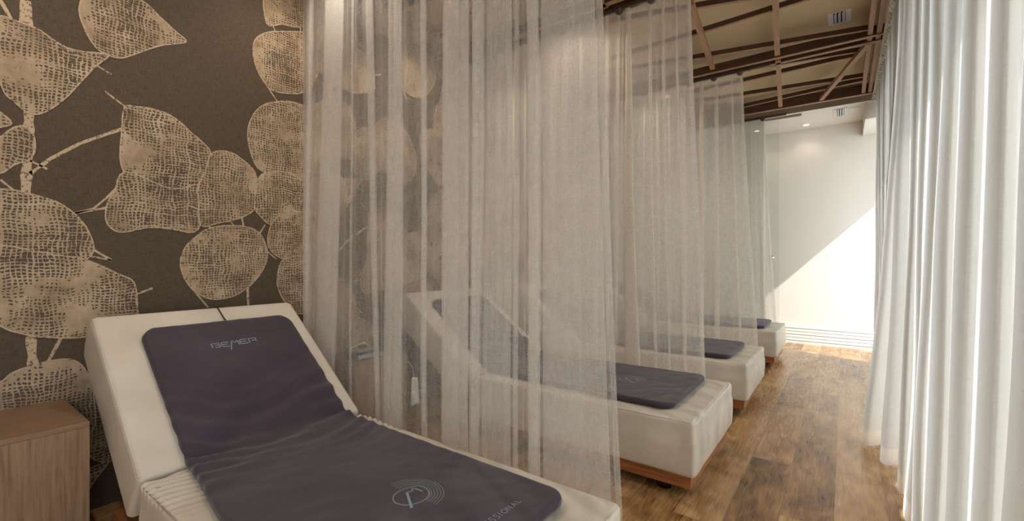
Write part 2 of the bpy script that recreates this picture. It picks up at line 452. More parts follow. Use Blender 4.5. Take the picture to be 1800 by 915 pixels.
def wall_paper():
    V = [(XW, YB, 0), (XW, 6.95, 0), (XW, 6.95, ZC), (XW, YB, ZC), (XW - .1, YB, 0), (XW - .1, 6.95, 0), (XW - .1, 6.95, ZC), (XW - .1, YB, ZC)]
    Fc = [(3,2,1,0), (4,5,6,7), (0,1,5,4), (2,3,7,6), (1,2,6,5), (3,0,4,7)]; mi = [0]*6
    def yz(p): q = onx(p[0], p[1], XW); return (q.y, q.z)
    def smooth(poly):
        out = []; n = len(poly)
        for i in range(n):
            p0, p1, p2, p3 = (Vector(poly[(i+k-1) % n]) for k in range(4))
            for t in (0, .25, .5, .75):
                out.append(.5*((2*p1) + (p2-p0)*t + (2*p0-5*p1+4*p2-p3)*t*t + (3*p1-p0-3*p2+p3)*t**3))
        return out
    def strip(pts, w, x, m, dy, dz, closed=False):
        n = len(pts)
        base = len(V)
        for i, p in enumerate(pts):
            a = pts[i-1] if (closed or i) else p; c = pts[(i+1) % n] if (closed or i < n-1) else p
            d = Vector(c) - Vector(a)
            d = d.normalized() if d.length > 1e-9 else Vector((1, 0))
            nn = Vector((-d.y, d.x)) * w/2 * (1 + .5*mn.noise(Vector((p[0]*30, p[1]*30, 0))))
            V.append((x, p[0]+nn.x+dy, p[1]+nn.y+dz)); V.append((x, p[0]-nn.x+dy, p[1]-nn.y+dz))
        for i in range(n if closed else n-1):
            j = (i+1) % n
            Fc.append((base+2*i, base+2*j, base+2*j+1, base+2*i+1)); mi.append(m)
    L = [smooth([yz(p) for p in l]) for l in leaves]
    T = [([Vector(yz(p)) for p in s], w) for s, w in stems]
    per_y, per_z = 1.50, 2.08; lift = [0]
    for iy in range(-1, 4):
        for iz in (-1, 0, 1):
            dy, dz = iy*per_y, iz*per_z + (.0 if iy == 0 else (.55, -.42, .3)[iy % 3]*1.0)
            for k, poly in enumerate(L):
                c = sum((p for p in poly), Vector((0, 0)))/len(poly)
                if (iy or iz) and .0 < c.x+dy < 1.72 and .5 < c.y+dz < 2.95: continue
                if not (.02 < c.y+dz < ZC and YB+.3 < c.x+dy < 6.6): continue
                lift[0] += 1; x = XW + .0006 + .00006*lift[0]
                P = [(p.x+dy, min(max(p.y+dz, .001), ZC-.001)) for p in poly]
                b = len(V); V.extend((x, a, c2) for a, c2 in P); Fc.append(tuple(range(b, b+len(P)))[::-1]); mi.append(1)
                strip([Vector(q) for q in P], .006, x+.00005, 2, 0, 0, True)
            for s, w in T:
                if not all(.02 < p.y+dz < ZC-.02 for p in s) or s[0].x + dy < YB+.2: continue
                if (iy or iz) and -.1 < s[0].x+dy < 1.72: continue
                fine = []
                for i in range(len(s)-1):
                    for t in range(6): fine.append(s[i].lerp(s[i+1], t/6))
                fine.append(s[-1]); strip(fine, w/F*2.5, XW+.0004, 2, dy, dz)
    me = mesh(V, Fc)
    for m in ('paper', 'leaf', 'leafline'): me.materials.append(M[m])
    for p, k in zip(me.polygons, mi): p.material_index = k
    return tag(link('wall_left', me, None, None, False), kind='structure')
wall_paper()
st('wall_left_corridor', (XW - .1, 6.95, 0), (XW, YF, ZK), M['wall_paint'])

# ------------------------------------------------------------------ glass partition at the end of the room
PY = 6.97
d1 = empty('door_1', (-1.2, PY, 0)); d1['kind'] = 'structure'
box('door_pane', (-1.62, PY + .03, .02), (-.705, PY + .042, 3.14), M['door_glass'], d1, 0)
hd = empty('h', (0, 0, 0)); D.objects.remove(hd)
kv = [cyl_vf((-.79, PY + .03 - .03, 1.27), .013, .03, 16, 'y'), cyl_vf((-.79, PY - .03, 1.27), .028, .03, 24, 'y', .022)]
v, f = merge(kv); link('door_knob', mesh(v, f), M['steel'], d1)
kv = [cyl_vf((-.79, PY + .042, 1.27), .013, .03, 16, 'y'), cyl_vf((-.79, PY + .072, 1.27), .022, .03, 24, 'y', .028)]
v, f = merge(kv); link('door_knob', mesh(v, f), M['steel'], d1)
box('sliding_track', (-1.9, PY + .025, 3.142), (-.45, PY + .047, ZK), M['header_paint'], d1, .001)
w7 = empty('window_7', (-2, PY, 0)); w7['kind'] = 'structure'
pr = [box_vf(-.90, PY - .02, 0, -.875, PY + .02, ZK), box_vf(XW, PY - .02, 0, XW + .03, PY + .02, ZK), box_vf(-1.95, PY - .02, 0, -1.92, PY + .02, ZK)]
for z in (0, .55, .92, 1.55, 1.93, 2.36, 2.80, 3.13): pr.append(box_vf(XW + .03, PY - .018, z, -.90, PY + .018, z + .035))
v, f = merge(pr); link('window_frame', mesh(v, f), M['white_paint'], w7, False)
box('pane', (XW + .03, PY - .004, .03), (-.90, PY + .004, 3.13), M['frosted'], w7, 0)

# ------------------------------------------------------------------ ceiling fittings
def vent(x, y, z, s, label, ly=.25):
    e = empty('ceiling_vent', (x, y, z), label, 'air vent', 'ceiling air vents')
    h = s / 2; hy = ly / 2; t = .018 * s / .16 + .006
    pr = [box_vf(x-h, y-hy, z-.008, x-h+1.6*t, y+hy, z), box_vf(x+h-1.6*t, y-hy, z-.008, x+h, y+hy, z),
          box_vf(x-h+1.6*t, y-hy, z-.008, x+h-1.6*t, y-hy+t*.5, z), box_vf(x-h+1.6*t, y+hy-t*.5, z-.008, x+h-1.6*t, y+hy, z)]
    v, f = merge(pr); link('vent_frame', mesh(v, f), M['vent_white'], e, False)
    box('vent_backing', (x-h+t, y-hy+t*.3, z-.0015), (x+h-t, y+hy-t*.3, z+.0), M['dark_void'], e, 0)
    w = (2*h - 3.2*t) / 3
    for k in range(3):
        cx = x - h + 1.6*t + w*(k+.5)
        V = [(cx-.3*w, y-hy+t*.5, z-.020), (cx-.3*w+.003, y-hy+t*.5, z-.021), (cx+.25*w+.003, y-hy+t*.5, z-.002), (cx+.25*w, y-hy+t*.5, z-.002)]
        V += [(a, y+hy-t*.5, c) for a, _, c in V]
        link('vent_slat', mesh(V, [(0,1,2,3),(7,6,5,4),(0,4,5,1),(1,5,6,2),(2,6,7,3),(3,7,4,0)]), M['vent_white'], e, False)
vent(-.032, 4.91, ZC, .165, 'white square ceiling vent nearest the camera, above the timber lattice', .25)
vent(.0, 6.72, ZC, .15, 'small white ceiling vent half hidden behind the crossing lattice bars', .22)
vent(-.035, 7.24, ZK, .15, 'grey white vent in the pale ceiling beyond the lattice, beside the blank panel', .38)
bp = onz(1502, 193, ZK)
tag(box('ceiling_panel', (bp.x-.055, bp.y-.13, ZK-.008), (bp.x+.055, bp.y+.13, ZK), M['vent_white'], None, .002),
    'blank square white panel on the pale ceiling at the far end', 'panel')
def downlight(x, y, z, label, power, size=.035, tint=(1, .86, .70)):
    e = empty('downlight', (x, y, z), label, 'ceiling light', 'recessed ceiling downlights')
    n = 28; V = []; Fc = []
    prof = [(size*1.45, 0), (size*1.45, -.004), (size*1.1, -.006), (size, -.002)]
    for r, dz in prof:
        for i in range(n): V.append((x + r*math.cos(2*math.pi*i/n), y + r*math.sin(2*math.pi*i/n), z + dz))
    for j in range(3):
        for i in range(n): Fc.append((j*n+i, j*n+(i+1) % n, (j+1)*n+(i+1) % n, (j+1)*n+i))
    link('rim', mesh(V, Fc), M['vent_white'], e)
    v, f = cyl_vf((x, y, z-.0025), size, .002, 28); link('lamp', mesh(v, f), M['lamp_glow'], e)
    l = D.lights.new('downlight_beam', 'SPOT'); l.energy = power; l.color = tint; l.spot_size = R(125); l.spot_blend = .7; l.shadow_soft_size = .04
    lo = D.objects.new('downlight_beam', l); COL.objects.link(lo); lo.location = (0, 0, -.02); lo.parent = e
p = onz(1417, 219, ZK); downlight(p.x, p.y, ZK, 'small lit downlight in the far pale ceiling, right of the glass door edge', 2.5)
p = onz(1331, 230, ZK); downlight(p.x, p.y, ZK, 'small lit downlight seen through the glass screen at the far end', 2.5)
for i, (x, y) in enumerate(((-2.45, .0), (-2.45, 1.35), (-2.45, 2.5), (-1.8, 3.65), (-1.8, 5.60))):  # unseen lamps added: warm wash on the wall, fill for the far bays
    downlight(x, y, ZC, ('unseen recessed downlight added to wash the wall, before the front lounger', 'unseen recessed downlight added above the head of the front lounger',
      'unseen recessed downlight added above the head of the second lounger', 'added fill downlight for the far bays, hidden behind the cross beams over the second sheer curtain', 'added fill downlight for the far bays, hidden behind the cross beams over the third sheer curtain')[i], (32, 32, 34, 34, 34)[i])

# ------------------------------------------------------------------ timber lattice under the ceiling
ZL = 3.20
lat = empty('ceiling_lattice', (-1.4, 3.4, ZL), 'brown timber lattice of crossed bars hanging under the beige ceiling', 'ceiling lattice')
def beam(y0, y1, h=.085, x1=.30):
    # dark fascia with a paler underside strip
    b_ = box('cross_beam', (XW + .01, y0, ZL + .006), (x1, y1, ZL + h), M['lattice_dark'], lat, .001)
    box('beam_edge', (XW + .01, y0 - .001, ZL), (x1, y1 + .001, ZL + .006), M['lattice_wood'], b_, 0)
beam(1.52, 1.56); beam(1.68, 1.72)
beam(3.16, 3.20); beam(3.34, 3.38)
beam(5.00, 5.04); beam(5.14, 5.18)
beam(6.72, 6.77, .12)
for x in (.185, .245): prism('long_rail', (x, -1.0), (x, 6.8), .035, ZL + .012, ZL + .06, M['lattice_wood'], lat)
def bar(p, q, w=.045, z=ZL, h=.04, ext=0, nm='bracing_bar', m='lattice_wood'):
    a, b = onz(*p, z), onz(*q, z); d = (b - a).normalized(); a2 = a - d*ext
    prism(nm, a2, b, w, z, z + h, M[m], lat)
def z5(x, y): return (1000 + x/3.214, y/3.214)
bar(z5(688, 30), z5(812, 392)); bar(z5(1167, 0), z5(1178, 314), ext=.9)
bar(z5(1182, 345), z5(1195, 604)); bar(z5(1700, 245), z5(1425, 568))
bar(z5(143, 0), z5(212, 48), ext=1.0)
for p, q in (((700,30),(900,0)), ((700,200),(1345,0)), ((700,335),(1712,165)), ((978,400),(1650,290)), ((980,462),(1630,315)), ((985,538),(1688,430)), ((990,604),(1688,450))):
    a, b = onz(*z5(*p), ZL + .045), onz(*z5(*q), ZL + .045)
    d = (b - a).normalized()
    a = a + d * ((-2.9 - a.x) / d.x)                # runs on to the wallpapered side
    if b.x < .1: b = b + d * ((.17 - b.x) / d.x)
    a.y = min(max(a.y, 3.1), 6.9); b.y = min(max(b.y, 3.1), 6.7)
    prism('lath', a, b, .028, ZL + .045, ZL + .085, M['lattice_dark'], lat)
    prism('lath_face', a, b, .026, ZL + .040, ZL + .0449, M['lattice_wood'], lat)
for a, b in (((-2.9, 1.8), (.17, 2.25)), ((-2.9, 2.75), (.17, 2.45)), ((-2.9, 2.3), (.17, 3.0)), ((-2.9, 1.0), (.17, .4)), ((-2.9, .2), (.17, 1.2))):
    prism('lath', a, b, .028, ZL + .045, ZL + .085, M['lattice_dark'], lat)
for a, b in (((-1.6, 1.72), (-1.1, 3.16)), ((-2.4, 3.38), (-2.1, 5.0)), ((-1.9, 5.18), (-2.5, 6.72)), ((-2.2, 1.72), (-2.7, 3.16))):
    prism('bracing_bar', a, b, .045, ZL, ZL + .04, M['lattice_wood'], lat)

# ------------------------------------------------------------------ loungers
XF, XK, ZT, WD = -.609, -2.10, .421, .946
HX, HZ = -2.854, .986
def wr(x, y, seed=0.0): return mn.noise(Vector((x, y, seed)))
def knee_fold(x, y, edge):
    """gathered creases running across the bend"""
    k = math.exp(-((x - (XK + .10)) / .16) ** 2)
    ph = (x * 1.0 + .28*abs(y - WD/2)) * 150 + 4*wr(x*3, y*3, 5)
    return k * (.0045 * math.sin(ph) * (.35 + edge) )
BA = math.atan2(HZ - (ZT + .012), XK - HX); BL = (XK - HX) / math.cos(BA)
bdir = Vector((-math.cos(BA), 0, math.sin(BA))); bnor = Vector((math.sin(BA), 0, math.cos(BA)))
KP = Vector((XK, 0, ZT + .012))
def seat_warp(p):
    x = XK + p.x; y = p.y; z = .13 + p.z
    top = max(0, (p.z - .2) / .09)
    e = min(1, abs(y - WD/2) / (WD/2)) ** 2
    if p.z > .2:
        z += .006*wr(x*4, y*4, 1) + knee_fold(x, y, e) * 2.4 + .004*wr(x*11, y*11, 2)
        cornery = max(0, 1 - math.hypot(x - XF, min(y, WD - y)) / .22)
        z += .004 * math.sin(70*(x + y*.6)) * cornery
    else:
        s = 1 if y > WD/2 else -1
        if y < .02 or y > WD - .02: y += s * (.004*wr(x*5, z*5, 3) + .006*math.sin(math.pi*min(1, max(0, p.z/.29))))
        if x > XF - .02: x += .006*math.sin(math.pi*min(1, max(0, p.z/.29))) + .003*wr(y*7, z*7, 4)
    return Vector((x, y, z))
TB = .25
def back_warp(p):          # p.x along the slope from the knee up, p.z thickness
    v = KP + bdir*(p.x) + bnor*(p.z - TB) ; y = p.y
    q = 0
    if p.z > TB - .02: q = .005*wr(p.x*4, y*4, 8) + .003*wr(p.x*12, y*12, 9)
    k = math.exp(-(p.x/.09)**2); q += .003*k*math.sin(p.x*190 + 2*wr(0, y*5, 3))
    v = v + bnor*q; v.y = y
    if (y < .02 or y > WD-.02): v.y += (1 if y > WD/2 else -1)*.005*math.sin(math.pi*p.z/TB)
    return v
def make_lounger(y0):
    e = empty('massage_lounger', (XF, y0, 0))
    V, Fc = rbox_vf(XF - XK, WD, .291, .022, 150, 40, 8)
    V = [seat_warp(p) + Vector((0, y0, 0)) for p in V]
    sc = link('seat_cushion', mesh(V, Fc), M['leather'], e)
    # stitched seams: round the top, and down the two foot corners
    r = .017; zs = ZT - .006
    def seam(pts, nm, par): tube(nm, pts, .0028, M['leather'], par, 6)
    top = [(XK + .03, y0 + .006, zs), (XF - .03, y0 + .006, zs)] + [(XF - .03 + .024*math.sin(a), y0 + .03 - .024*math.cos(a), zs) for a in (R(30), R(60))] + \
          [(XF - .006, y0 + .03, zs), (XF - .006, y0 + WD - .03, zs)] + [(XF - .03 + .024*math.cos(a), y0 + WD - .03 + .024*math.sin(a), zs) for a in (R(30), R(60))] + [(XF - .03, y0 + WD - .006, zs), (XK + .03, y0 + WD - .006, zs)]
    seam(top, 'seam', sc)
    seam([(XF - .008, y0 + .008, z) for z in (.15, .25, .35, ZT - .012)], 'seam', sc)
    seam([(XF - .008, y0 + WD - .008, z) for z in (.15, .25, .35, ZT - .012)], 'seam', sc)
    V, Fc = rbox_vf(BL, WD, TB, .022, 46, 30, 7)
    V = [back_warp(p) + Vector((0, y0, 0)) for p in V]
    bc = link('backrest', mesh(V, Fc), M['leather'], e)
    for off in (.006, WD - .006):
        pts = [KP + bdir*t + bnor*(-.007) + Vector((0, y0 + off, 0)) for t in (.02, BL*.33, BL*.66, BL - .02)]
        seam(pts, 'seam', bc)
    pts = [KP + bdir*(BL - .006) + bnor*(-.007) + Vector((0, y0 + t, 0)) for t in (.02, .3, .6, WD - .02)]
    seam(pts, 'seam', bc)
    V, Fc = box_vf(-2.62, y0 + .03, .062, XF - .028, y0 + WD - .03, .134)
    pl = mesh(V, Fc); link('plinth', pl, M['plinth_wood'], e, False)
    # tilted board under the backrest
    A = [KP + bdir*t + bnor*(-TB - d_) for t, d_ in ((.25, -.004), (.9, -.004), (.9, .016), (.25, .016))]
    V = [(a.x, y0 + yy, a.z) for yy in (.08, WD - .08) for a in A]
    link('backrest_board', mesh(V, [(0,1,2,3), (7,6,5,4), (0,4,5,1), (1,5,6,2), (2,6,7,3), (3,7,4,0)]), M['plinth_wood'], e, False)
    for s in (.25, WD - .25): tube('backrest_strut', [(-2.50, y0 + s, .13), (-2.56, y0 + s, .52)], .014, M['black_plastic'], e, 8)
    for x in (-.80, -2.42):
        for yy in (y0 + .12, y0 + WD - .12):
            V, Fc = cyl_vf((x, yy, 0), .035, .064, 20); link('foot', mesh(V, Fc), M['black_plastic'], e)
    return e
Y0 = [.506, 2.377, 3.909, 5.847]
LB = ['cream leather massage lounger nearest the camera, with raised back beside the wooden cabinet',
      'second cream leather massage lounger, half behind the nearest sheer curtain',
      'third cream leather massage lounger, behind the second sheer curtain',
      'farthest cream leather massage lounger, next to the glass screen']
G = 'massage loungers in a row'
l0 = make_lounger(Y0[0]); lounger = [l0]
tag(l0, LB[0], 'lounger', G)
for k in (1, 2, 3):
    c = copy_tree(l0); c.location.y = Y0[k]; tag(c, LB[k], 'lounger', G); lounger.append(c)

# ------------------------------------------------------------------ mats lying on the loungers
MT = .032
XE = -.752                           # foot end of the mat
SL = XK - XE                         # flat length measured as positive
L_FLAT = XE - XK; L_BACK = BL - .14; L_TOT = L_FLAT + L_BACK
def mat_surf(s, y, h):
    """s: distance from the foot end, y: across, h: height above the upholstery; bend is rounded"""
    rb = .16; s0 = L_FLAT - rb*math.tan(BA/2); arc = rb*BA
    base = ZT + .012 if False else ZT + .006
    if s < s0: x = XE - s; z = base; a = 0
    elif s < s0 + arc:
        a = (s - s0)/rb; x = XE - s0 - rb*math.sin(a); z = base + rb*(1 - math.cos(a))
    else:
        a = BA; d = s - s0 - arc
        x = XE - s0 - rb*math.sin(a) - d*math.cos(a); z = base + rb*(1 - math.cos(a)) + d*math.sin(a)
    n = Vector((math.sin(a), 0, math.cos(a)))
    return Vector((x, y, z)) + n*h
def mat_top(s, y, u, yoff):
    """wrinkle height of the top surface; u = 0..1 across"""
    k = math.exp(-((s - L_FLAT - .02)/.30)**2)
    e = .35 + abs(2*u - 1)**2
    ph = 62*(s + .10*math.sin(3*u) + .12*wr(u*2, s*2, yoff))
    w = k*e*.0095*math.sin(ph) + k*.006*math.sin(31*(s - .25*u) + 3*wr(u*3, s*3, 4 + yoff))
    w += .005*wr(s*5, u*4, 11 + yoff) + .0025*wr(s*16 + u*6, u*10, 12 + yoff)
    w += .0035*math.exp(-((s - .28 - .25*u)/.012)**2)*(.4 + u) * .6
    return w
def make_mat(k, y0, near, far, label, logo_detail=True):
    """near(s), far(s): the two long edges in world y"""
    NS, NU = 150, 64; RC = .085
    cx = mat_surf(L_TOT/2, (near(0) + far(0))/2, 0)
    e = empty('magnetic_therapy_mat', (XE - .4, (near(0) + far(0))/2, ZT + .01), label, 'mat', 'dark mats on the loungers')
    V = []; Fc = []
    def edge_inset(s):           # rounded corners in plan
        d = min(s, L_TOT - s)
        if d >= RC: return 0
        return RC - math.sqrt(max(0, RC*RC - (RC - d)**2))
    ss = [L_TOT*(.5 - .5*math.cos(math.pi*i/NS))*.35 + L_TOT*(i/NS)*.65 for i in range(NS+1)]
    us = [.5 - .5*math.cos(math.pi*j/NU) for j in range(NU+1)]; us = [.55*a + .45*j/NU for j, a in enumerate(us)]
    def pt(i, j, side):
        s, u = ss[i], us[j]
        a, b = near(s) + edge_inset(s), far(s) - edge_inset(s)
        sc_edge = .003*math.sin(s*60)*math.exp(-((s - L_FLAT)/.3)**2)
        y = a + (b - a)*u + sc_edge*(1 if u < .5 else -1)*abs(2*u - 1)
        dist = min((b - a)*min(u, 1-u), min(s, L_TOT - s)*.9)
        prof = math.sqrt(max(0, 1 - (1 - min(1, dist/.022))**2))
        h = MT*(.5 + .5*prof) if side else MT*(.5 - .5*prof)
        if side: h += mat_top(s, y, u, k*3.0)*prof + .004
        return mat_surf(s, y, max(h, .0))
    idx = {}
    for side in (1, 0):
        for i in range(NS+1):
            for j in range(NU+1):
                rim = i in (0, NS) or j in (0, NU)
                if side == 0 and rim: idx[(0, i, j)] = idx[(1, i, j)]; continue
                idx[(side, i, j)] = len(V); V.append(pt(i, j, side))
    for side in (1, 0):
        for i in range(NS):
            for j in range(NU):
                q = (idx[(side,i,j)], idx[(side,i,j+1)], idx[(side,i+1,j+1)], idx[(side,i+1,j)])
                Fc.append(q if side else q[::-1])
    pad = link('pad', mesh(V, Fc), M['mat'], e)
    def place(pts, w, nm, mt, closed=False, lift=.0012):
        """flat printed stroke; pts in (s, y) on the mat"""
        V = []; Fc = []; n = len(pts)
        dense = []
        for i in range(n if closed else n-1):
            a, b = Vector(pts[i]), Vector(pts[(i+1) % n]); m = max(1, int((b-a).length/.012))
            for t in range(m): dense.append(a.lerp(b, t/m))
        if not closed: dense.append(Vector(pts[-1]))
        n = len(dense)
        for i, p in enumerate(dense):
            a = dense[i-1] if (closed or i) else p; c = dense[(i+1) % n] if (closed or i < n-1) else p
            d = (c - a).normalized(); nn = Vector((-d.y, d.x))*w/2
            for q in (p + nn, p - nn):
                a_, b_ = near(q.x), far(q.x); u = (q.y - a_)/(b_ - a_)
                V.append(mat_surf(q.x, q.y, MT + .004 + mat_top(q.x, q.y, u, k*3.0) + lift))
        for i in range(n if closed else n-1):
            j = (i+1) % n; Fc.append((2*i, 2*i+1, 2*j+1, 2*j))
        return V, Fc
    return e, pad, place
def smoothstep(a, b, x): t = min(1, max(0, (x-a)/(b-a))); return t*t*(3-2*t)

# letters on a 0..1 x 0..1 cell (x right, y up); thin stroke alphabets
WORDMARK = [  # squared letters of the head end wordmark, cell width, strokes
 (1.0, [[(.0,0),(0,1.0),(.80,1.0),(.92,.86),(.92,.68),(.80,.54),(.35,.54)],[(.80,.54),(.95,.40),(.95,.14),(.80,0),(.28,0)]]),
 (1.0, [[(.92,1.0),(.14,1.0),(0,.86),(0,.14),(.14,0),(.95,0)],[(.08,.50),(.72,.50)]]),
 (.95, [[(-.30,-.95),(.14,.90),(.20,.98),(.28,.94),(.50,.52),(.76,.98),(.84,.94),(.96,0)]]),
 (1.0, [[(.95,1.0),(.16,1.0),(0,.86),(0,.14),(.14,0),(1.0,0)],[(.08,.50),(.78,.50)]]),
 (1.0, [[(0,0),(0,1.0),(.82,1.0),(.94,.86),(.94,.62),(.82,.48),(.36,.48)],[(.82,.48),(.96,.20)],[(.98,.04),(1.0,0)]]),
]
SANS = {'B': (.7, [[(0,0),(0,1),(.4,1),(.55,.88),(.55,.65),(.4,.53),(0,.53)],[(.4,.53),(.6,.4),(.6,.14),(.42,0),(0,0)]]),
 '.': (.25, [[(.02,0),(.06,.06)]]), 'O': (.85, [[(.38,1),(.12,.86),(0,.5),(.12,.14),(.38,0),(.64,.14),(.76,.5),(.64,.86),(.38,1)]]),
 'D': (.8, [[(0,0),(0,1),(.35,1),(.62,.8),(.68,.5),(.62,.2),(.35,0),(0,0)]]), 'Y': (.7, [[(0,1),(.3,.48),(.6,1)],[(.3,.48),(.3,0)]]),
 ' ': (.45, []), 'P': (.7, [[(0,0),(0,1),(.4,1),(.57,.86),(.57,.62),(.4,.48),(0,.48)]]),
 'R': (.72, [[(0,0),(0,1),(.4,1),(.57,.86),(.57,.62),(.4,.5),(0,.5)],[(.32,.5),(.62,0)]]),
 'F': (.62, [[(0,0),(0,1),(.5,1)],[(0,.52),(.44,.52)]]), 'E': (.66, [[(.52,1),(0,1),(0,0),(.54,0)],[(0,.52),(.46,.52)]]),
 'S': (.66, [[(.5,.88),(.36,1),(.14,.98),(.02,.8),(.08,.6),(.42,.44),(.52,.24),(.4,.04),(.16,0),(0,.12)]]),
 'I': (.3, [[(.05,0),(.05,1)]]), 'N': (.8, [[(0,0),(0,1),(.6,0),(.6,1)]]), 'A': (.78, [[(0,0),(.32,1),(.64,0)],[(.12,.36),(.52,.36)]]),
 'L': (.6, [[(0,1),(0,0),(.46,0)]])}
def letters(place, word, s0, y0, hgt, stroke, widthscale=1.0, slant=0.0, alphabet=SANS, gap=.18, wdx=1.0):
    out = []; x = 0
    for ch in word:
        w, strokes = alphabet[ch] if isinstance(ch, str) else ch
        for st_ in strokes:
            out.append(place([(s0 + py*hgt, y0 + (x + px)*hgt*widthscale + 0*slant) for px, py in st_], stroke, '', ''))
        x += w + gap
    return out, x*hgt*widthscale
def decorate(k, e, pad, place, near, far):
    c = lambda s: (near(s) + far(s))/2
    # wordmark near the head end
    if k < 2:
        s0 = L_TOT - .195; hgt = .030
        parts, wid = letters(place, WORDMARK, s0 - .008, c(s0) - .102, hgt, .0046, 1.25)
        v, f = merge(parts); link('wordmark', mesh(v, f), M['print_grey'], pad, False)['label'] = 'pale grey wordmark'
    # round emblem
    if k < 3:
        se, ye = EMB[k]
        parts = []
        def oval(rs, ry, a0, a1, cs=0, cyy=0, n=48): return [(se + cs + rs*math.cos(R(a0 + (a1-a0)*i/n)), ye + cyy + ry*math.sin(R(a0 + (a1-a0)*i/n))) for i in range(n + (0 if a1-a0 == 360 else 1))]
        parts.append(place(oval(.058, .060, 0, 360), .0042, '', '', True))
        for q in range(1, 6):
            parts.append(place(oval(.060 + .0108*q, .060 + .0095*q, 4, 176, .004, .0), .0020, '', ''))
        parts.append(place([(.028 + se, ye + .004), (-.060 + se, ye - .050)], .0085, '', ''))
        parts.append(place([(.028 + se, ye + .004), (.014 + se, ye + .018), (.034 + se, ye + .030), (-.012 + se, ye + .040)], .006, '', ''))
        v, f = merge(parts); link('emblem', mesh(v, f), M['print_grey'], pad, False)['label'] = 'pale grey ring emblem'
        # line of lettering near the foot end
        sl, yl, hh = LET[k]
        parts, wid = letters(place, 'B.BODY PROFESSIONAL', sl, yl, hh, .0028, 1.17)
        v, f = merge(parts); link('lettering', mesh(v, f), M['print_dim'] if k else M['print_grey'], pad, False)['label'] = 'dim grey lettering'
    tube('edge_piping', [mat_surf(.0 + .004, near(0) + .09 + (far(0) - near(0) - .18)*t/8, MT*.5) for t in range(9)], .004, M['print_dim'], pad, 6)
EMB = {0: (.415, 1.003), 1: (.385, 2.81), 2: (.39, 4.36)}
LET = {0: (.100, .785, .0225), 1: (.085, 2.652, .0225), 2: (.085, 4.20, .0225)}
edges = [
 (lambda s: .548 + .105*smoothstep(.5, 1.45, s), lambda s: 1.352 + .022*smoothstep(.6, 1.6, s)),
 (lambda s: 2.470 + .03*s, lambda s: 3.262 - .03*s),
 (lambda s: 4.010 + .01*s, lambda s: 4.78 - .0*s),
 (lambda s: 5.985 + .0*s, lambda s: 6.73 - .0*s)]
ML = ['dark purple grey quilted mat on the front lounger, with wordmark at its head', 'dark mat on the second lounger, emblem and lettering at its foot end',
      'dark mat on the third lounger, seen through the second curtain', 'small looking dark mat on the farthest lounger']
for k in range(4):
    nr, fr = edges[k]
    e, pad, place = make_mat(k, Y0[k], nr, fr, ML[k]); decorate(k, e, pad, place, nr, fr)
    yc = (nr(L_TOT) + fr(L_TOT))/2 + .03
    pts = [mat_surf(L_TOT - .01, yc, .014), mat_surf(L_TOT + .04, yc - .003, .008), mat_surf(L_TOT + .10, yc - .006, .007),
           mat_surf(L_TOT + .142, yc - .008, .006), mat_surf(L_TOT + .160, yc - .008, -.02), mat_surf(L_TOT + .160, yc - .008, -.16)]
    pts = [p_ for p_ in pts]
    tube('cable', pts, .0035, M['black_plastic'], e, 8)['label'] = 'thin black cable over the backrest edge'

# ------------------------------------------------------------------ cabinets by the wall
def cabinet(y0, y1, label):
    e = empty('bedside_cabinet', ((XW - 2.52)/2, (y0 + y1)/2, 0), label, 'cabinet', 'wooden bedside cabinets')
    x0, x1, h = XW + .004, -2.52, .582
    box('body', (x0, y0, .03), (x1 - .018, y1, h - .02), M['cabinet_wood'], e, .001)
    box('top', (x0, y0, h - .02), (x1, y1, h), M['cabinet_wood_top'], e, .0015)
    box('front_panel', (x1 - .018, y0, .03), (x1, y1, h - .0205), M['cabinet_wood'], e, .0015)
    box('base', (x0 + .02, y0 + .02, 0), (x1 - .04, y1 - .02, .03), M['black_plastic'], e, 0)
    return e
cabinet(-.03, .446, 'light brown oak cabinet at the left edge, beside the front lounger')
cabinet(1.705, 2.125, 'oak cabinet behind the nearest curtain, carrying a dark device')
# control unit on the second cabinet
u = empty('control_unit', (-2.66, 1.88, .582), 'flat dark control unit with silver front lying on the second cabinet', 'device')
V, Fc = rbox_vf(.20, .27, .045, .01, 4, 4, 2)
link('housing', mesh([p + Vector((-2.77, 1.745, .583)) for p in V], Fc), M['black_plastic'], u)
box('front_strip', (-2.572, 1.755, .592), (-2.564, 2.005, .618), M['steel'], u, .001)
box('screen', (-2.73, 1.79, .6275), (-2.61, 1.96, .630), M['grey_device'], u, .001)
pts = [(-2.72 + .03*math.sin(t*1.3), 1.74 + .30*t/12, .66 + .012*math.cos(t) - .0018*(t-6)**2 + .0) for t in range(13)]
tube('cable', pts, .005, M['cord_white'], u)
# small white cloth hanging beside it
hv = []; hf = []
for i in range(12):
    for j in range(7):
        z = .40 - .20*i/11; wdt = .028 + .022*i/11
        x = -2.50 - .004*math.sin(j*1.9 + i*.3); y = 2.175 + wdt*(j/6 - .5)*1.6 + .012*i/11
        hv.append((x + .010*math.sin(j*1.2), y, z + .006*math.sin(j)))
for i in range(11):
    for j in range(6): hf.append((i*7+j, i*7+j+1, i*7+j+8, i*7+j+7))
me = mesh(hv, hf); ho = link('hanging_cloth', me, M['white_cloth'])
sm = ho.modifiers.new('s', 'SOLIDIFY'); sm.thickness = .004
tag(ho, 'small white cloth hanging on a pale cord between the second cabinet and lounger', 'cloth')
tube('cord', [(-2.60, 2.130, .560), (-2.56, 2.135, .545), (-2.51, 2.165, .48), (-2.50, 2.178, .398)], .003, M['cord_white'], ho)
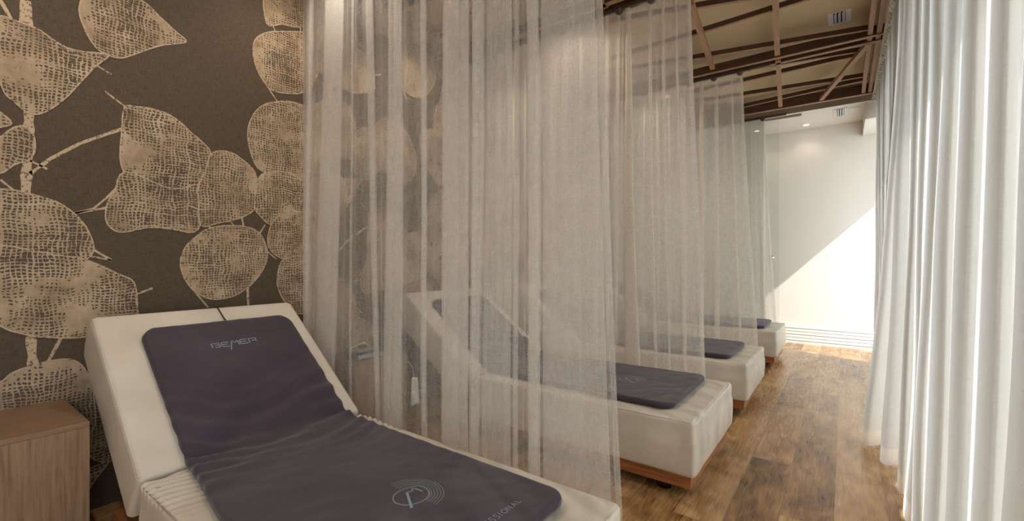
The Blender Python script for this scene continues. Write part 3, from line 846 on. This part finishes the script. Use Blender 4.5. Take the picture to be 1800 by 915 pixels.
# ------------------------------------------------------------------ sheer curtains
def cat(pts, m=5):
    out = []; n = len(pts)
    for i in range(n-1):
        p0, p1, p2, p3 = pts[max(i-1, 0)], pts[i], pts[i+1], pts[min(i+2, n-1)]
        for t in range(m):
            t /= m; out.append(.5*((2*p1) + (p2-p0)*t + (2*p0-5*p1+4*p2-p3)*t*t + (3*p1-p0-3*p2+p3)*t**3))
    out.append(pts[-1]); return out
def drape(name, top, bot, zt, zb, rows, parent, mats, sway=.006, power=1.25, hem=.09, seed=0, scallop=None, m=5):
    T, B = cat(top, m), cat(bot, m); n = len(T); V = []; Fc = []; mi = []
    zz = [0, .5*hem, hem] + [hem + (zt - zb - hem)*(i+1)/rows for i in range(rows)]
    for z in zz:
        w = 1 - z/(zt - zb); w2 = w**power
        for i in range(n):
            p = T[i].lerp(B[i], w2)
            s_ = sway*(.3 + 1.4*w); g = p.x*2.6 + p.y*2.6
            p = p + Vector((mn.noise(Vector((g, z*.8, seed)))*s_*1.5, mn.noise(Vector((g*1.7, z*.8, seed+7)))*s_*1.8))
            zr = zb + z
            if scallop and z > zt - zb - .12: zr -= scallop(i, n)*(z - (zt - zb - .12))/.12
            V.append((p.x, p.y, zr))
    for r in range(len(zz)-1):
        for i in range(n-1):
            Fc.append((r*n+i, r*n+i+1, (r+1)*n+i+1, (r+1)*n+i)); mi.append(1 if r < 2 else 0)
    me = mesh(V, Fc); me.materials.append(mats[0]); me.materials.append(mats[1])
    for p, k in zip(me.polygons, mi): p.material_index = k
    return link(name, me, None, parent)
def fold_path(bands, x0, x1, y, d, rnd, amp, nply, wide=()):
    """bands: (xl, xr) where the cloth doubles back on itself; returns plan points"""
    pts = [Vector((x0, y))]; x = x0
    sg = 1
    for bi, (xl, xr) in enumerate(bands):
        n = 2
        for t in range(1, n+1):
            xx = x + (xl - x)*t/(n+1); pts.append(Vector((xx, y + amp*sg*(1 if t % 2 else -.6)*rnd.uniform(.4, 1))))
        wd = xr - xl; plies = nply[bi]
        for q in range(plies):
            yy = y + d*(q - (plies-1)/2)*.8
            a, b_ = (xl, xr) if q % 2 == 0 else (xr, xl)
            sgn = 1 if q % 2 == 0 else -1
            j1, j2 = rnd.uniform(0, .05)*wd, rnd.uniform(0, .05)*wd
            pts.append(Vector((a + sgn*(.10*wd + j1), yy - d*.05)))
            if bi in wide:
                for fr in (.3, .5, .7): pts.append(Vector((a + (b_ - a)*fr, yy + rnd.uniform(-1, 1)*.012)))
            pts.append(Vector((b_ - sgn*(.10*wd + j2), yy + d*.05)))
            if q < plies-1: pts.append(Vector((b_, yy + d*.4)))
        x = xr; sg = -sg
    for t in range(1, 3): pts.append(Vector((x + (x1 - x)*t/3, y + amp*(1 if t % 2 else -.6)*rnd.uniform(.4, 1))))
    pts.append(Vector((x1, y))); return pts
def room_curtain(seed, ytop, ybot, bands_px, right_px, zt, label, left=XW + .025, ringpx=(), rings_every=.25, d=.005, zb=.012, cloth='voile_dense'):
    """bands_px: (l_top, r_top, l_bot, r_bot) image columns read on the curtain's own plane"""
    e = empty('sheer_curtain', (-1.8, ybot, 0), label, 'curtain', 'sheer curtains between the loungers')
    tb = [(xat(q[0], ytop), xat(q[1], ytop)) for q in bands_px]; bb = [(xat(q[2], ybot), xat(q[3], ybot)) for q in bands_px]
    r1, r2 = random.Random(seed), random.Random(seed)
    xt, xb = xat(right_px[0], ytop), xat(right_px[1], ybot)
    nply = [q[4] if len(q) > 4 else 5 if (t_[1] - t_[0]) > .040 else 3 for q, t_ in zip(bands_px, tb)]
    wide = [i for i, t_ in enumerate(tb) if t_[1] - t_[0] > .075]
    top = fold_path(tb, left, xt, ytop, d, r1, .006, nply, wide); bot = fold_path(bb, left, xb, ybot, d*1.4, r2, .010, nply, wide)
    # side hem: the last 2.5 cm are turned back
    for P, xx, y in ((top, xt, ytop), (bot, xb, ybot)):
        P += [Vector((xx + .001, y + .003)), Vector((xx - .012, y + .006)), Vector((xx - .026, y + .005))]
    o = drape('cloth', top, bot, zt, zb, 34, e, (M[cloth], M['voile_hem']), seed=seed)
    # rail and dark gliders
    box('rail', (left - .02, ytop - .012, zt + .004), (xt + .25, ytop + .012, zt + .03), M['track_dark'], e, .001)
    x = xt - .02
    while x > left:
        V, Fc = cyl_vf((x, ytop - .045, zt - .004), .030, .04, 24, 'y'); link('glider', mesh(V, Fc), M['track_dark'], e)
        x -= rings_every
    return e
def auto(px0, px1, y, n, seed, wmin=4, wmax=14):
    r = random.Random(seed); out = []; step = (px1 - px0)/n
    for i in range(n):
        c = px0 + step*(i + .5) + r.uniform(-.2, .2)*step; w = min(r.uniform(wmin, wmax), step*.6)
        w2 = w*r.uniform(.6, 1.2); c2 = c + r.uniform(-.15, .15)*step; w2 = min(w2, step*.6)
        out.append((c - w/2, c + w/2, c2 - w2/2, c2 + w2/2))
    return out
room_curtain(1, 1.62, 1.62, [(541,552,529,537), (573,606,545,584), (618,623,612,618), (641,654,663,670), (684,706,672,710), (739,749,741,749),
   (779,824,775,826), (831,852,829,842), (856,900,846,900,3), (904,912,903,912), (925,943,930,948,5), (948,1036,955,1082,3)],
   (1047, 1100), ZL - .03, 'large sheer curtain nearest the camera, hanging right behind the front lounger', cloth='voile')
room_curtain(2, 3.27, 3.43, auto(790, 1052, 3.3, 11, 3) + [(1064,1070,1062,1070), (1084,1090,1078,1082), (1100,1108,1098,1127,7), (1139,1145,1150,1156), (1162,1168,1176,1180), (1186,1190,1204,1212)],
   (1213, 1245), ZL - .03, 'sheer curtain between the second and third loungers')
room_curtain(3, 5.09, 5.0, auto(995, 1215, 5.05, 9, 5, 3, 8) + [(1229,1236,1232,1238), (1256,1262,1256,1266), (1284,1288,1300,1306)],
   (1305, 1335), ZL - .03, 'sheer curtain between the third and farthest loungers')
room_curtain(4, 6.86, 6.86, auto(1090, 1300, 6.9, 9, 8, 3, 7) + [(1318,1321,1322,1326), (1333,1336,1345,1349)],
   (1344, 1368), ZL - .06, 'short looking sheer curtain at the far end, in front of the glass screen')

# long window curtains on the right
def window_curtain(seed, y0, y1, label, per, amp_t, amp_b, xt=.315, xb=.30, lean=0.0, zb=.008, bulge=None, stack=0):
    e = empty('window_curtain', (.3, (y0+y1)/2, 0), label, 'curtain', 'long sheer curtains along the windows')
    r = random.Random(seed); top = []; bot = []; y = y0; k = 0
    while y < y1 - per*.55:
        p = per*r.uniform(.75, 1.3); sgn = 1 if k % 2 else -1
        at, ab = amp_t*r.uniform(.7, 1.2), amp_b*r.uniform(.6, 1.3)
        bx = bulge(y) if bulge else 0
        over = .32*p
        for dy, fx in ((-over*.2, .6), (over*.45, 1), (p*.35, .95), (p*.5 + over*.35, .45)):
            top.append(Vector((xt + sgn*at*fx, y + dy))); bot.append(Vector((xb + bx + sgn*ab*fx, y + dy*1.05 + r.uniform(-.006, .006))))
        y += p*.5; k += 1
    for q in range(stack):                       # the gathered leading edge
        sgn = 1 if q % 2 else -1; y += .016; bx = bulge(y) if bulge else 0
        top.append(Vector((xt + sgn*.045, y))); bot.append(Vector((xb + bx + sgn*.040, y)))
    o = drape('cloth', top, bot, ZL - .03, zb, 34, e, (M['window_voile'], M['window_voile_hem']), sway=.012, power=1.6, hem=.10, seed=seed, m=4)
    return e
window_curtain(11, -.15, 4.1, 'white sheer window curtain filling the right side, nearest the camera', .33, .035, .055, .335, .275,
    bulge=lambda y: -.11*smoothstep(3.3, 3.85, y), stack=4)
window_curtain(12, 4.08, 6.85, 'narrow looking window curtain farther along the right side, reaching the far end', .36, .030, .045, .335, .325)
rail = empty('curtain_rail', (.33, 3.7, ZL), 'white curtain rail with twisted tubes standing in for the scalloped heading of the window curtains', 'curtain rail')
box('rail', (.30, -1.5, ZL + .0), (.36, 6.88, ZL + .03), M['cord_white'], rail, .001)
pts1, pts2 = [], []
n = 520
for i in range(n):
    t = i/(n-1); y = .5 + 6.3*t; a = y*2*math.pi/.16
    pts1.append((.285 + .010*math.cos(a), y, ZL - .045 + .010*math.sin(a))); pts2.append((.285 - .010*math.cos(a), y, ZL - .045 - .010*math.sin(a)))
v, f = merge([tube_vf(pts1, .010, 6), tube_vf(pts2, .010, 6)]); link('cord', mesh(v, f), M['cord_white'], rail)  # twisted tubes stand in for the scalloped curtain heading
